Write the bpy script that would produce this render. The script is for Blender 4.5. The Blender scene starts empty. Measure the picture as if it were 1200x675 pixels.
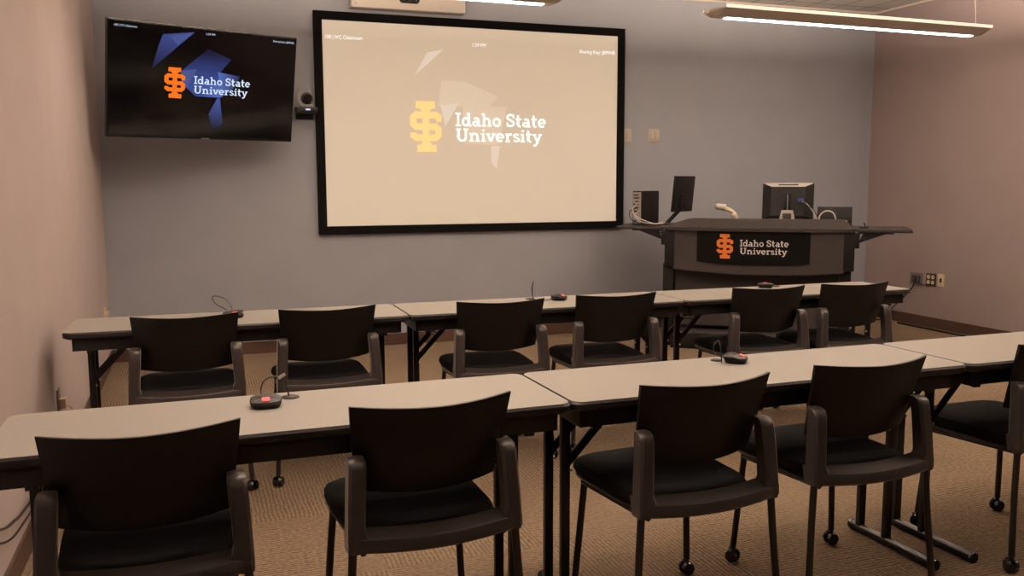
import bpy, bmesh, math, random
from mathutils import Vector, Matrix
S = bpy.context.scene
COL = S.collection
random.seed(4)
pi = math.pi

# ---------------------------------------------------------------- camera, world, exposure
YAW, PITCH, ROLL, HC, FPX = 0.34302, -0.118403, -0.0029075, 1.38709, 1043.84
_fw = Vector((math.sin(YAW)*math.cos(PITCH), math.cos(YAW)*math.cos(PITCH), math.sin(PITCH)))
_rt = Vector((math.cos(YAW), -math.sin(YAW), 0)); _up = _rt.cross(_fw)
_r2 = _rt*math.cos(ROLL) + _up*math.sin(ROLL); _u2 = -_rt*math.sin(ROLL) + _up*math.cos(ROLL)
cd = bpy.data.cameras.new('camera'); cam = bpy.data.objects.new('camera', cd); COL.objects.link(cam)
cd.sensor_fit = 'HORIZONTAL'; cd.sensor_width = 36; cd.lens = FPX/1200*36; cd.clip_start = .02
cam.matrix_world = Matrix(((_r2.x, _u2.x, -_fw.x, 0), (_r2.y, _u2.y, -_fw.y, 0), (_r2.z, _u2.z, -_fw.z, HC), (0, 0, 0, 1)))
S.camera = cam
S.view_settings.view_transform = 'Standard'; S.view_settings.look = 'None'
S.view_settings.exposure = 0.0; S.view_settings.gamma = 1.0; S.view_settings.use_curve_mapping = False
S.cycles.use_denoising = True
S.cycles.max_bounces = 8; S.cycles.diffuse_bounces = 5; S.cycles.caustics_reflective = False; S.cycles.caustics_refractive = False
S.cycles.sample_clamp_indirect = 4
W = bpy.data.worlds.new('world'); S.world = W; W.use_nodes = True
W.node_tree.nodes['Background'].inputs[0].default_value = (.5, .45, .4, 1); W.node_tree.nodes['Background'].inputs[1].default_value = .05
LAMP_COL = (1.0, .775, .60)
LAMP_DOWN = 10.0      # watts of each tube's downward light
LAMP_UP = 165.0        # watts of each fixture's light towards the ceiling

# room measures
XL, XR, YB, YF, CZ = -.6404, 6.5727, 7.4669, -2.4, 3.0721

# ---------------------------------------------------------------- materials
def mat(name, col, rough=.6, metal=0., emit=None, es=0., bump=None, spec=.5, noise=None, coat=0., sheen=None):
    m = bpy.data.materials.new(name); m.use_nodes = True; nt = m.node_tree; b = nt.nodes['Principled BSDF']
    b.inputs['Base Color'].default_value = (*col, 1); b.inputs['Roughness'].default_value = rough
    b.inputs['Metallic'].default_value = metal; b.inputs['Specular IOR Level'].default_value = spec
    b.inputs['Coat Weight'].default_value = coat
    if sheen: b.inputs['Sheen Weight'].default_value, b.inputs['Sheen Roughness'].default_value = sheen; b.inputs['Sheen Tint'].default_value = (1, .92, .86, 1)
    if emit: b.inputs['Emission Color'].default_value = (*emit, 1); b.inputs['Emission Strength'].default_value = es
    tc = nt.nodes.new('ShaderNodeTexCoord')
    if noise:   # (scale, amount)
        n = nt.nodes.new('ShaderNodeTexNoise'); n.inputs['Scale'].default_value = noise[0]; n.inputs['Detail'].default_value = 3
        nt.links.new(tc.outputs['Object'], n.inputs['Vector'])
        mx = nt.nodes.new('ShaderNodeMix'); mx.data_type = 'RGBA'
        mr = nt.nodes.new('ShaderNodeMapRange'); mr.inputs['From Min'].default_value = .3; mr.inputs['From Max'].default_value = .7
        nt.links.new(n.outputs['Fac'], mr.inputs['Value']); nt.links.new(mr.outputs['Result'], mx.inputs['Factor'])
        a = noise[1]
        mx.inputs['A'].default_value = (*[max(0, c*(1-a)) for c in col], 1); mx.inputs['B'].default_value = (*[min(1, c*(1+a)) for c in col], 1)
        nt.links.new(mx.outputs['Result'], b.inputs['Base Color'])
    if bump:    # (scale, strength)
        n = nt.nodes.new('ShaderNodeTexNoise'); n.inputs['Scale'].default_value = bump[0]; n.inputs['Detail'].default_value = 2
        nt.links.new(tc.outputs['Object'], n.inputs['Vector'])
        bp = nt.nodes.new('ShaderNodeBump'); bp.inputs['Strength'].default_value = bump[1]; bp.inputs['Distance'].default_value = .002
        nt.links.new(n.outputs['Fac'], bp.inputs['Height']); nt.links.new(bp.outputs['Normal'], b.inputs['Normal'])
    return m

def carpet_mat():
    m = bpy.data.materials.new('carpet'); m.use_nodes = True; nt = m.node_tree; b = nt.nodes['Principled BSDF']; L = nt.links.new
    b.inputs['Roughness'].default_value = .95; b.inputs['Specular IOR Level'].default_value = .1
    g = nt.nodes.new('ShaderNodeNewGeometry')
    sep = nt.nodes.new('ShaderNodeSeparateXYZ'); L(g.outputs['Position'], sep.inputs[0])
    def math_(op, a, bb=None, v=None):
        n = nt.nodes.new('ShaderNodeMath'); n.operation = op
        L(a, n.inputs[0])
        if bb is not None: L(bb, n.inputs[1])
        if v is not None: n.inputs[1].default_value = v
        return n.outputs[0]
    T = .61
    fx = math_('FLOOR', math_('DIVIDE', sep.outputs[0], v=T)); fy = math_('FLOOR', math_('DIVIDE', sep.outputs[1], v=T))
    par = math_('FLOORED_MODULO', math_('ADD', fx, fy), v=2.)            # 0/1 quarter-turned tiles
    # ribs with slight waviness
    nz = nt.nodes.new('ShaderNodeTexNoise'); nz.inputs['Scale'].default_value = 9; L(g.outputs['Position'], nz.inputs['Vector'])
    wob = math_('MULTIPLY', nz.outputs['Fac'], v=.02)
    def ribs(c):
        return math_('SINE', math_('MULTIPLY', math_('ADD', c, wob), v=2*pi/.0175))
    rx, ry = ribs(sep.outputs[0]), ribs(sep.outputs[1])
    mix = nt.nodes.new('ShaderNodeMix'); L(par, mix.inputs[0]); L(rx, mix.inputs[2]); L(ry, mix.inputs[3])
    # short dashes breaking up the ribs, and fibre
    vx = nt.nodes.new('ShaderNodeTexNoise'); vx.inputs['Scale'].default_value = 60; vx.inputs['Detail'].default_value = 2; L(g.outputs['Position'], vx.inputs['Vector'])
    fb = nt.nodes.new('ShaderNodeTexNoise'); fb.inputs['Scale'].default_value = 320; L(g.outputs['Position'], fb.inputs['Vector'])
    bl = nt.nodes.new('ShaderNodeTexNoise'); bl.inputs['Scale'].default_value = 1.4; L(g.outputs['Position'], bl.inputs['Vector'])
    h = math_('ADD', math_('MULTIPLY', mix.outputs[0], v=.12), math_('MULTIPLY', vx.outputs['Fac'], v=.55))
    h = math_('ADD', h, math_('MULTIPLY', fb.outputs['Fac'], v=.4))
    h2 = math_('ADD', h, math_('MULTIPLY', bl.outputs['Fac'], v=.25))
    cr = nt.nodes.new('ShaderNodeValToRGB'); L(h2, cr.inputs[0])
    cr.color_ramp.elements[0].position = .38; cr.color_ramp.elements[0].color = (.085, .056, .036, 1)
    cr.color_ramp.elements[1].position = .84; cr.color_ramp.elements[1].color = (.275, .205, .142, 1)
    L(cr.outputs[0], b.inputs['Base Color'])
    bp = nt.nodes.new('ShaderNodeBump'); bp.inputs['Strength'].default_value = .6; bp.inputs['Distance'].default_value = .004
    L(h, bp.inputs['Height']); L(bp.outputs[0], b.inputs['Normal'])
    return m

def tile_mat():
    m = bpy.data.materials.new('ceiling_tile'); m.use_nodes = True; nt = m.node_tree; b = nt.nodes['Principled BSDF']; L = nt.links.new
    b.inputs['Roughness'].default_value = .9
    g = nt.nodes.new('ShaderNodeNewGeometry'); mp = nt.nodes.new('ShaderNodeMapping'); L(g.outputs['Position'], mp.inputs['Vector'])
    mp.inputs['Location'].default_value = (.10, .05, 0)
    br = nt.nodes.new('ShaderNodeTexBrick'); L(mp.outputs[0], br.inputs['Vector'])
    br.offset = 0; br.inputs['Scale'].default_value = 1; br.inputs['Brick Width'].default_value = .305; br.inputs['Row Height'].default_value = .61
    br.inputs['Mortar Size'].default_value = .006; br.inputs['Color1'].default_value = (.62, .6, .57, 1); br.inputs['Color2'].default_value = (.64, .62, .58, 1)
    br.inputs['Mortar'].default_value = (.12, .11, .10, 1)
    L(br.outputs['Color'], b.inputs['Base Color'])
    return m

M = dict(
    wall_back=mat('wall_blue_grey', (.385, .402, .452), .75, noise=(3, .03), bump=(260, .15)),
    wall_side=mat('wall_mauve', (.335, .268, .264), .75, noise=(3, .03), bump=(260, .15)),
    wall_left=mat('wall_tan_lit', (.54, .45, .43), .75, noise=(3, .03), bump=(260, .15)),  # side wall colour raised to carry the stronger light on the left
    wall_rear=mat('wall_unseen_darkened', (.14, .11, .10), .8),  # unseen wall, colour darkened to cut fill light on the chair backs
    carpet=carpet_mat(), tile=tile_mat(),
    base=mat('baseboard_brown', (.066, .036, .026), .4),
    cream=mat('table_laminate', (.345, .322, .29), .45, noise=(160, .03), spec=.3),
    edge=mat('table_edge_black', (.012, .010, .012), .45, spec=.4),
    steel=mat('black_steel', (.008, .007, .007), .34, spec=.4),
    plastic=mat('chair_plastic', (.034, .027, .025), .38, spec=.5, bump=(900, .1), sheen=(.6, .3)),
    back_plastic=mat('chair_back_plastic', (.0035, .0027, .0026), .45, spec=.3, bump=(900, .1)),
    leg=mat('chair_leg_bronze', (.03, .024, .020), .38, metal=.35),
    fabric=mat('black_fabric', (.006, .006, .0075), .95, spec=.15, bump=(700, .5)),
    rubber=mat('black_gloss', (.012, .011, .012), .18),
    frame=mat('screen_frame_velvet', (.0035, .003, .0035), .85, spec=.08),
    white=mat('white_plastic', (.62, .56, .5), .45),
    lampwhite=mat('lamp_enamel', (.75, .70, .62), .4),
    edgeglow=mat('lamp_edge_glow', (.7, .66, .58), .5, emit=(1, .82, .62), es=.85),  # emission stands in for up-light caught on the fixture's lip
    tube=mat('lamp_tube', (.9, .9, .9), .4, emit=(1, .9, .85), es=7),
    chrome=mat('bright_metal', (.6, .57, .53), .3, metal=.9),
    silver=mat('silver_plastic', (.42, .38, .35), .4, metal=.0),
    dark=mat('dark_plastic', (.007, .006, .006), .42, spec=.22),
    darkgrey=mat('dark_grey_panel', (.045, .038, .036), .5),
    laminate=mat('podium_laminate', (.036, .028, .0265), .65, spec=.35, noise=(170, .28)),
    ptrim=mat('podium_black_trim', (.0075, .006, .006), .5, spec=.2),
    psurf=mat('podium_surface', (.027, .022, .021), .45, spec=.3, noise=(150, .2)),
    signblack=mat('sign_black', (.0035, .003, .003), .6, spec=.10),
    signorange=mat('sign_orange', (.85, .22, .03), .6),
    signwhite=mat('sign_white', (.80, .76, .74), .6),
    ivory=mat('ivory_plate', (.60, .54, .45), .45),
    cream_plate=mat('cream_plate', (.75, .62, .42), .45),
    grey_plate=mat('grey_plate', (.20, .165, .155), .4, metal=.3),
    brown_plate=mat('dark_brown_plate', (.05, .035, .03), .4),
    hole=mat('dark_slot', (.01, .009, .009), .6),
    cable=mat('black_cable', (.012, .011, .011), .4),
    white_cable=mat('white_cable', (.62, .58, .54), .45),
    blue=mat('blue_plug', (.02, .05, .25), .4),
    red=mat('red_light', (.5, .05, .05), .4, emit=(1, .12, .11), es=.8),
    lens=mat('camera_lens', (.004, .004, .006), .05),
    led=mat('camera_led', (.2, .2, .3), .3, emit=(.62, .58, 1), es=1.0),
    tvpanel=mat('television_glass', (.002, .002, .003), .10, spec=.45),
    bezel=mat('television_bezel', (.008, .008, .009), .25),
)
def screen_mat(name, col, es, base=.02, rough=.15):
    return mat(name, (base, base, base), rough, emit=col, es=es)
# ---------------------------------------------------------------- mesh builder
class MB:
    def __init__(s): s.bm = bmesh.new()
    def box(s, c, d, R=None, bev=0, seg=2):
        g = bmesh.ops.create_cube(s.bm, size=1)['verts']
        bmesh.ops.scale(s.bm, vec=d, verts=g)
        if bev:
            e = list({e for v in g for e in v.link_edges})
            r = bmesh.ops.bevel(s.bm, geom=e, offset=bev, segments=seg, affect='EDGES', profile=.6)
            g = list({v for f in r['faces'] for v in f.verts} | {v for v in g if v.is_valid})
        if R is not None: bmesh.ops.transform(s.bm, matrix=R.to_4x4(), verts=g)
        bmesh.ops.translate(s.bm, vec=c, verts=g)
        return s
    def cyl(s, a, b, r, r2=None, n=16):
        a, b = Vector(a), Vector(b); d = b-a; q = d.to_track_quat('Z', 'Y')
        m = Matrix.Translation((a+b)/2) @ q.to_matrix().to_4x4()
        bmesh.ops.create_cone(s.bm, cap_ends=True, segments=n, radius1=r, radius2=r if r2 is None else r2, depth=d.length, matrix=m)
        return s
    def sph(s, c, r, sc=(1, 1, 1), n=20):
        bmesh.ops.create_uvsphere(s.bm, u_segments=n, v_segments=n//2, radius=r, matrix=Matrix.Translation(c) @ Matrix.Diagonal((*sc, 1)))
        return s
    def tube(s, pts, r, n=8, closed=False):
        pts = [Vector(p) for p in pts]; rings = []; up = None
        for i, p in enumerate(pts):
            t = (pts[min(i+1, len(pts)-1)] - pts[max(i-1, 0)]).normalized()
            if up is None:
                up = Vector((0, 0, 1)) if abs(t.z) < .9 else Vector((1, 0, 0))
            x = t.cross(up).normalized(); up = x.cross(t).normalized()
            rings.append([s.bm.verts.new(p + (x*math.cos(2*pi*k/n) + up*math.sin(2*pi*k/n))*r) for k in range(n)])
        for a, b in zip(rings, rings[1:]):
            for k in range(n): s.bm.faces.new((a[k], a[(k+1) % n], b[(k+1) % n], b[k]))
        s.bm.faces.new(rings[0][::-1]); s.bm.faces.new(rings[-1])
        return s
    def loft(s, rings, caps=True):
        R = [[s.bm.verts.new(p) for p in r] for r in rings]
        n = len(R[0])
        for a, b in zip(R, R[1:]):
            for k in range(n): s.bm.faces.new((a[k], a[(k+1) % n], b[(k+1) % n], b[k]))
        if caps: s.bm.faces.new(R[0][::-1]); s.bm.faces.new(R[-1])
        return s
    def prism(s, poly, O, X, Y, d):      # poly in (x,y) of plane O,X,Y extruded by vector d
        O, X, Y, d = Vector(O), Vector(X), Vector(Y), Vector(d)
        a = [O + X*p[0] + Y*p[1] for p in poly]
        return s.loft([a, [q+d for q in a]])
    def obj(s, name, m, parent=None, smooth=True):
        bm = s.bm
        bmesh.ops.recalc_face_normals(bm, faces=bm.faces)
        me = bpy.data.meshes.new(name); bm.to_mesh(me); bm.free()
        if isinstance(m, str): m = M[m]
        me.materials.append(m)
        if smooth:
            me.shade_smooth()
            try: me.set_sharp_from_angle(angle=math.radians(38))
            except Exception: pass
        o = bpy.data.objects.new(name, me); COL.objects.link(o)
        if parent is not None: o.parent = parent
        return o
def tag(o, label, cat, group=None):
    o['label'] = label; o['category'] = cat
    if group: o['group'] = group
    return o
def thing(name, label, cat, loc=(0, 0, 0), rz=0, group=None):
    o = bpy.data.objects.new(name, None); COL.objects.link(o); o.empty_display_size = .1
    o.location = loc; o.rotation_euler = (0, 0, rz)
    return tag(o, label, cat, group)
def struct(o): o['kind'] = 'structure'; return o
def copy_tree(o, parent=None):
    c = o.copy(); COL.objects.link(c); c.parent = parent
    for ch in o.children: copy_tree(ch, c)
    return c
def smooth_path(P, n=8):
    P = [Vector(p) for p in P]; out = []
    for i in range(len(P)-1):
        a, b, c, d = P[max(i-1, 0)], P[i], P[i+1], P[min(i+2, len(P)-1)]
        for k in range(n):
            t = k/n
            out.append(.5*((2*b) + (c-a)*t + (2*a-5*b+4*c-d)*t*t + (3*b-a-3*c+d)*t**3))
    return out+[P[-1]]

# ---------------------------------------------------------------- the room
T = .12
struct(MB().box(((XL+XR)/2, (YB+YF)/2, -T/2), (XR-XL+2*T, YB-YF+2*T, T)).obj('floor', 'carpet', smooth=False))
struct(MB().box(((XL+XR)/2, (YB+YF)/2, CZ+T/2), (XR-XL+2*T, YB-YF+2*T, T)).obj('ceiling', 'tile', smooth=False))
struct(MB().box(((XL+XR)/2, YB+T/2, CZ/2), (XR-XL+2*T, T, CZ)).obj('wall_back', 'wall_back', smooth=False))
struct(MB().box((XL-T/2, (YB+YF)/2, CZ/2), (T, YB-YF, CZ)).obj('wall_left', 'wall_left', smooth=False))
struct(MB().box((XR+T/2, (YB+YF)/2, CZ/2), (T, YB-YF, CZ)).obj('wall_right', 'wall_side', smooth=False))
struct(MB().box(((XL+XR)/2, YF-T/2, CZ/2), (XR-XL+2*T, T, CZ)).obj('wall_rear', 'wall_rear', smooth=False))
bh, bt = .1, .012
struct(MB().box(((XL+XR)/2, YB-bt/2, bh/2), (XR-XL, bt, bh), bev=.003).obj('baseboard_back', 'base', smooth=False))
struct(MB().box((XL+bt/2, (YB+YF)/2, bh/2), (bt, YB-YF-2*bt, bh), bev=.003).obj('baseboard_left', 'base', smooth=False))
struct(MB().box((XR-bt/2, (YB+YF)/2, bh/2), (bt, YB-YF-2*bt, bh), bev=.003).obj('baseboard_right', 'base', smooth=False))
ta = MB()
ta.box(((XL+XR)/2, YB-.011, CZ-.012), (XR-XL, .022, .02)).box((XR-.011, (YB+YF)/2, CZ-.012), (.022, YB-YF-.05, .02)).box((XL+.011, (YB+YF)/2, CZ-.012), (.022, YB-YF-.05, .02))
struct(ta.obj('trim_1', 'white', smooth=False))

# ---------------------------------------------------------------- lettering
def arc(cx, cy, rx, ry, a0, a1, n=14):
    return [(cx+rx*math.cos(math.radians(a0+(a1-a0)*i/n)), cy+ry*math.sin(math.radians(a0+(a1-a0)*i/n))) for i in range(n+1)]
def stroke(pts, w):
    """one ribbon polygon strip following pts; returns list of quads"""
    q = []; n = len(pts); off = []
    for i in range(n):
        a = pts[max(i-1, 0)]; b = pts[min(i+1, n-1)]
        dx, dy = b[0]-a[0], b[1]-a[1]; L = math.hypot(dx, dy) or 1; nx, ny = -dy/L, dx/L
        if 0 < i < n-1:
            d1 = (pts[i][0]-a[0], pts[i][1]-a[1]); d2 = (b[0]-pts[i][0], b[1]-pts[i][1])
            l1, l2 = math.hypot(*d1), math.hypot(*d2)
            c = (d1[0]*d2[0]+d1[1]*d2[1])/(l1*l2+1e-9); k = 1/max(.5, math.sqrt(max(0, (1+c)/2)))
        else: k = 1
        off.append(((pts[i][0]+nx*w/2*k, pts[i][1]+ny*w/2*k), (pts[i][0]-nx*w/2*k, pts[i][1]-ny*w/2*k)))
    for a, b in zip(off, off[1:]): q.append([a[0], a[1], b[1], b[0]])
    return q
WT, SW = .145, .12
def srf(x, y, l, r): return stroke([(x-l, y), (x+r, y)], SW)
def glyph(ch):
    h = SW/2; X = .68
    if ch == 'I': return .48, stroke([(.24, 0), (.24, 1)], WT)+srf(.24, h, .2, .2)+srf(.24, 1-h, .2, .2)
    if ch == 'd': return .78, stroke(arc(.31, .34, .22, .28, 0, 360, 24), WT)+stroke([(.57, 0), (.57, 1)], WT)+srf(.57, 1-h, .17, .0)+srf(.57, h, 0, .17)
    if ch == 'a': return .70, stroke(arc(.27, .21, .18, .15, 0, 360, 20), WT*.9)+stroke([(.50, 0), (.50, .44)]+arc(.30, .42, .20, .20, 10, 130, 8), WT)+srf(.5, h, 0, .16)
    if ch == 'h': return .84, stroke([(.2, 0), (.2, 1)], WT)+srf(.2, h, .15, .15)+srf(.2, 1-h, .17, 0)+stroke(arc(.40, .40, .21, .22, 170, 0, 10)+[(.61, 0)], WT)+srf(.61, h, .13, .15)
    if ch == 'o': return .68, stroke(arc(.33, .34, .24, .28, 0, 360, 24), WT)
    if ch == 'S': return .74, stroke(arc(.36, .74, .24, .20, 25, 215, 12)+[(.24, .60), (.44, .47)]+arc(.36, .27, .26, .20, 40, -155, 12), WT)+stroke([(.6, .66), (.6, .95)], SW*.8)+stroke([(.12, .05), (.12, .36)], SW*.8)
    if ch == 't': return .52, stroke([(.2, .92), (.2, .2)]+arc(.34, .2, .14, .14, 180, 300, 8), WT)+stroke([(.02, .62), (.45, .62)], SW)
    if ch == 'e': return .68, stroke(arc(.33, .34, .24, .28, 0, 315, 22), WT)+stroke([(.1, .34), (.6, .34)], SW*.85)
    if ch == 'U': return .94, stroke([(.2, 1), (.2, .32)]+arc(.46, .32, .26, .26, 180, 360, 14)+[(.72, 1)], WT)+srf(.2, 1-h, .17, .17)+srf(.72, 1-h, .17, .17)
    if ch == 'n': return .84, stroke([(.2, 0), (.2, .66)], WT)+srf(.2, h, .15, .15)+srf(.2, X-h-.02, .17, 0)+stroke(arc(.40, .40, .21, .22, 170, 0, 10)+[(.61, 0)], WT)+srf(.61, h, .13, .15)
    if ch == 'i': return .40, stroke([(.2, 0), (.2, .66)], WT)+srf(.2, h, .16, .16)+srf(.2, X-h-.02, .17, 0)+stroke([(.12, .88), (.28, .88)], .16)
    if ch == 'v': return .68, stroke([(.12, .62), (.33, .04)], WT)+stroke([(.56, .62), (.35, .04)], WT)+srf(.12, X-h-.02, .12, .14)+srf(.56, X-h-.02, .14, .12)
    if ch == 'r': return .56, stroke([(.2, 0), (.2, .66)], WT)+srf(.2, h, .15, .17)+srf(.2, X-h-.02, .17, 0)+stroke(arc(.40, .38, .18, .23, 150, 55, 8), WT)
    if ch == 's': return .58, stroke(arc(.29, .49, .18, .13, 20, 220, 10)+[(.22, .40), (.36, .31)]+arc(.29, .19, .20, .13, 40, -160, 10), WT*.85)
    if ch == 'y': return .68, stroke([(.12, .62), (.35, .06)], WT)+stroke([(.58, .62), (.32, -.12), (.22, -.24), (.06, -.24)], WT)+srf(.12, X-h-.02, .12, .14)+srf(.58, X-h-.02, .14, .12)
    return .34, []
def slab_text(mb, s, x0, y0, x1, cap, P):
    """letters of s between x0 and x1 on baseline y0; P(x,y) gives a point, P.n the outward vector"""
    adv = sum(glyph(c)[0] for c in s); k = (x1-x0)/adv; x = x0
    for c in s:
        a, qs = glyph(c)
        for q in qs:
            f = [(x+px*k, y0+py*cap) for px, py in q]
            put_poly(mb, f, P)
        x += a*k
_pp = [0]
def put_poly(mb, f, P, th=None):
    _pp[0] = (_pp[0]+1) % 16; up = 1+.03*_pp[0]      # tiny steps so overlapping strokes never share a plane
    lo = [P(a, b, 0) for a, b in f]; hi = [P(a, b, up) for a, b in f]
    mb.loft([lo, hi])
def is_logo(mb, x0, y0, x1, y1, P):
    """interlocked I and S monogram inside the rectangle (x0,y0)-(x1,y1), y up"""
    def t(x, y): return (x0+(x-80)/318*(x1-x0), y1-(y-68)/498*(y1-y0))
    polys = []
    # I
    polys.append([(140, 68), (330, 68), (330, 138), (295, 138), (272, 172), (205, 172), (178, 138), (140, 138)])
    polys.append([(205, 165), (272, 165), (272, 470), (205, 470)])
    polys.append([(150, 566), (342, 566), (342, 498), (298, 498), (272, 460), (205, 460), (186, 498), (150, 498)])
    w = 60
    def seg(pts): 
        for q in stroke(pts, w): polys.append(q)
    seg([(395, 232), (362, 232), (362, 222), (345, 203), (130, 203), (114, 218), (114, 300), (132, 318), (345, 318), (362, 334), (362, 408), (345, 427), (132, 427), (114, 410), (114, 378)])
    for q in polys: put_poly(mb, [t(*p) for p in q], P)
def plain_text(name, s, x0, y0, x1, h, P, m, parent):
    """small plain caption built from the built-in typeface, turned into a mesh"""
    cu = bpy.data.curves.new(name, 'FONT'); cu.body = s; cu.resolution_u = 2
    tmp = bpy.data.objects.new(name, cu); COL.objects.link(tmp)
    bpy.context.view_layer.update()
    me = tmp.to_mesh(); V = [(v.co.x, v.co.y) for v in me.vertices]; F = [list(f.vertices) for f in me.polygons]
    tmp.to_mesh_clear(); bpy.data.objects.remove(tmp)
    mx = max(v[0] for v in V); k = (x1-x0)/mx
    bm = bmesh.new(); vs = [bm.verts.new(P(x0+x*k, y0+y*h/.7, 1)) for x, y in V]
    for f in F:
        try: bm.faces.new([vs[i] for i in f])
        except ValueError: pass
    mb = MB(); mb.bm = bm
    return mb.obj(name, m, parent, smooth=False)

# ---------------------------------------------------------------- projection screen
def plane_P(O, X, Y, N, lift, th):
    O, X, Y, N = Vector(O), Vector(X), Vector(Y), Vector(N)
    return lambda x, y, k: O + X*x + Y*y + N*(lift + th*k)
ps = thing('projection_screen', 'large projection screen in a black frame glowing beige on the back wall', 'projection screen', ((.972+3.75)/2, YB, .96))
sx0, sx1, sz0, sz1 = .972-2.361, 3.747-2.361, 0., 1.797
b = .068; fr = MB()
fr.box(((sx0+sx1)/2, -.022, sz1-b/2), (sx1-sx0, .04, b), bev=.006).box(((sx0+sx1)/2, -.022, sz0+b/2), (sx1-sx0, .04, b), bev=.006)
fr.box((sx0+b/2, -.022, (sz0+sz1)/2), (b, .04, sz1-sz0-2*b+.004), bev=.002).box((sx1-b/2, -.022, (sz0+sz1)/2), (b, .04, sz1-sz0-2*b+.004), bev=.002)
fr.obj('frame', 'frame', ps, smooth=False)
def lit(name, col, es, rough=.9, base=.3): return mat(name, (base,)*3, rough, emit=col, es=es, spec=.1)
fab = MB().box((0, -.016, (sz0+sz1)/2), (sx1-sx0-2*b+.01, .012, sz1-sz0-2*b+.01)).obj('screen_fabric', lit('projected_beige', (.585, .425, .285), .82), ps, smooth=False)
OX, OZ = 2.361, .96
PS = plane_P((-OX, -.022, -OZ), (1, 0, 0), (0, 0, 1), (0, -1, 0), .0006, .0004)
pgm = lit('projected_grey_violet', (.60, .45, .315), .93)
for q in [[(2.031, 2.248), (2.249, 2.235), (2.536, 2.12), (2.45, 2.035), (2.184, 2.031), (1.997, 2.027)], [(2.216, 2.032), (2.62, 2.040), (2.534, 1.706), (2.229, 1.718)]]:
    fac = MB(); put_poly(fac, q, PS); fac.obj('projected_shape', pgm, ps, smooth=False)
PS2 = plane_P((-OX, -.022, -OZ), (1, 0, 0), (0, 0, 1), (0, -1, 0), .0012, .0004)
pvm = lit('projected_pale_violet', (.62, .50, .40), .96)
for q in [[(1.91, 2.47), (2.05, 2.50), (1.88, 2.345), (1.80, 2.28)], [(2.02, 2.035), (2.185, 2.061), (2.06, 1.86)], [(2.47, 1.70), (2.55, 1.70), (2.52, 1.50), (2.47, 1.56)]]:
    fac = MB(); put_poly(fac, q, PS2); fac.obj('projected_shape', pvm, ps, smooth=False)
PS3 = plane_P((-OX, -.022, -OZ), (1, 0, 0), (0, 0, 1), (0, -1, 0), .002, .0006)
lg = MB(); is_logo(lg, 1.752, 1.644, 2.028, 2.066, PS3); o = lg.obj('logo', lit('projected_orange', (1.0, .60, .16), .92), ps, smooth=False); o['label'] = 'golden interlocked letter emblem'
wl = lit('projected_white', (1, .96, .93), 1.05)
lg = MB(); slab_text(lg, 'Idaho State', 2.145, 1.864, 2.985, .112, PS3); slab_text(lg, 'University', 2.150, 1.734, 2.94, .110, PS3)
o = lg.obj('lettering', wl, ps, smooth=False); o['label'] = 'white lettering'
plain_text('caption', '108 | IVC Classroom', 1.058, 2.543, 1.365, .03, PS3, wl, ps)
plain_text('caption', '1:29 PM', 2.30, 2.535, 2.425, .03, PS3, wl, ps)
plain_text('caption', 'Sharing Key: JEPPHR', 3.299, 2.525, 3.655, .03, PS3, wl, ps)

# ---------------------------------------------------------------- television
tv = thing('television', 'black flat television tilted out from the wall beside the left corner', 'television')
rz, tl = .3555, .194
e1 = Vector((math.cos(rz), math.sin(rz), 0)); nn0 = Vector((math.sin(rz), -math.cos(rz), 0))
e3 = Vector((0, 0, math.cos(tl))) + nn0*math.sin(tl); nn = e1.cross(e3)
tv.matrix_world = Matrix(((e1.x, -nn.x, e3.x, .1348), (e1.y, -nn.y, e3.y, 6.8259), (e1.z, -nn.z, e3.z, 2.0813), (0, 0, 0, 1)))
TW, TH = 1.35, .78
MB().box((0, .028, 0), (TW, .05, TH), bev=.006).obj('housing', 'bezel', tv, smooth=False)
MB().box((0, -.0015, .005), (TW-.02, .012, TH-.032), bev=.001).obj('display', 'tvpanel', tv, smooth=False)
MB().box((0, .0, -TH/2+.0065), (.06, .008, .005)).obj('badge', 'silver', tv, smooth=False)
mk = MB(); mk.box((0, .075, 0), (.45, .05, .4), bev=.01)
mk.obj('mount_plate', 'steel', tv)
P0 = Vector((.1348, 6.8259, 2.0813)) - nn*.1
arm = MB().cyl(P0, (.30, 7.25, 2.1), .022).cyl((.30, 7.25, 2.1), (.2, YB-.03, 2.1), .022).box((.2, YB-.014, 2.1), (.12, .026, .4), bev=.004).obj('mount_arm', 'steel', None)
bpy.context.view_layer.update()
arm.parent = tv; arm.matrix_parent_inverse = tv.matrix_world.inverted()
PT = plane_P((0, -.0078, 0), (1, 0, 0), (0, 0, 1), (0, -1, 0), 0, .0004)
PT2 = plane_P((0, -.0078, 0), (1, 0, 0), (0, 0, 1), (0, -1, 0), .0008, .0004)
PT3 = plane_P((0, -.0078, 0), (1, 0, 0), (0, 0, 1), (0, -1, 0), .0016, .0005)
def tvm(n, c, e): return mat(n, (.004, .004, .006), .2, emit=c, es=e)
def grad_mat(name, c0, c1, ax, p0, p1):
    """display colour running from c0 to c1 along an axis of the panel (what the screen shows)"""
    m = mat(name, (.004, .004, .005), .2, emit=c0, es=1); nt = m.node_tree; L = nt.links.new
    tc = nt.nodes.new('ShaderNodeTexCoord'); sp = nt.nodes.new('ShaderNodeSeparateXYZ'); L(tc.outputs['Object'], sp.inputs[0])
    mr = nt.nodes.new('ShaderNodeMapRange'); L(sp.outputs[ax], mr.inputs[0]); mr.inputs[1].default_value = p0; mr.inputs[2].default_value = p1
    mx = nt.nodes.new('ShaderNodeMix'); mx.data_type = 'RGBA'; L(mr.outputs[0], mx.inputs['Factor'])
    mx.inputs['A'].default_value = (*c0, 1); mx.inputs['B'].default_value = (*c1, 1)
    L(mx.outputs['Result'], nt.nodes['Principled BSDF'].inputs['Emission Color'])
    return m
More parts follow.
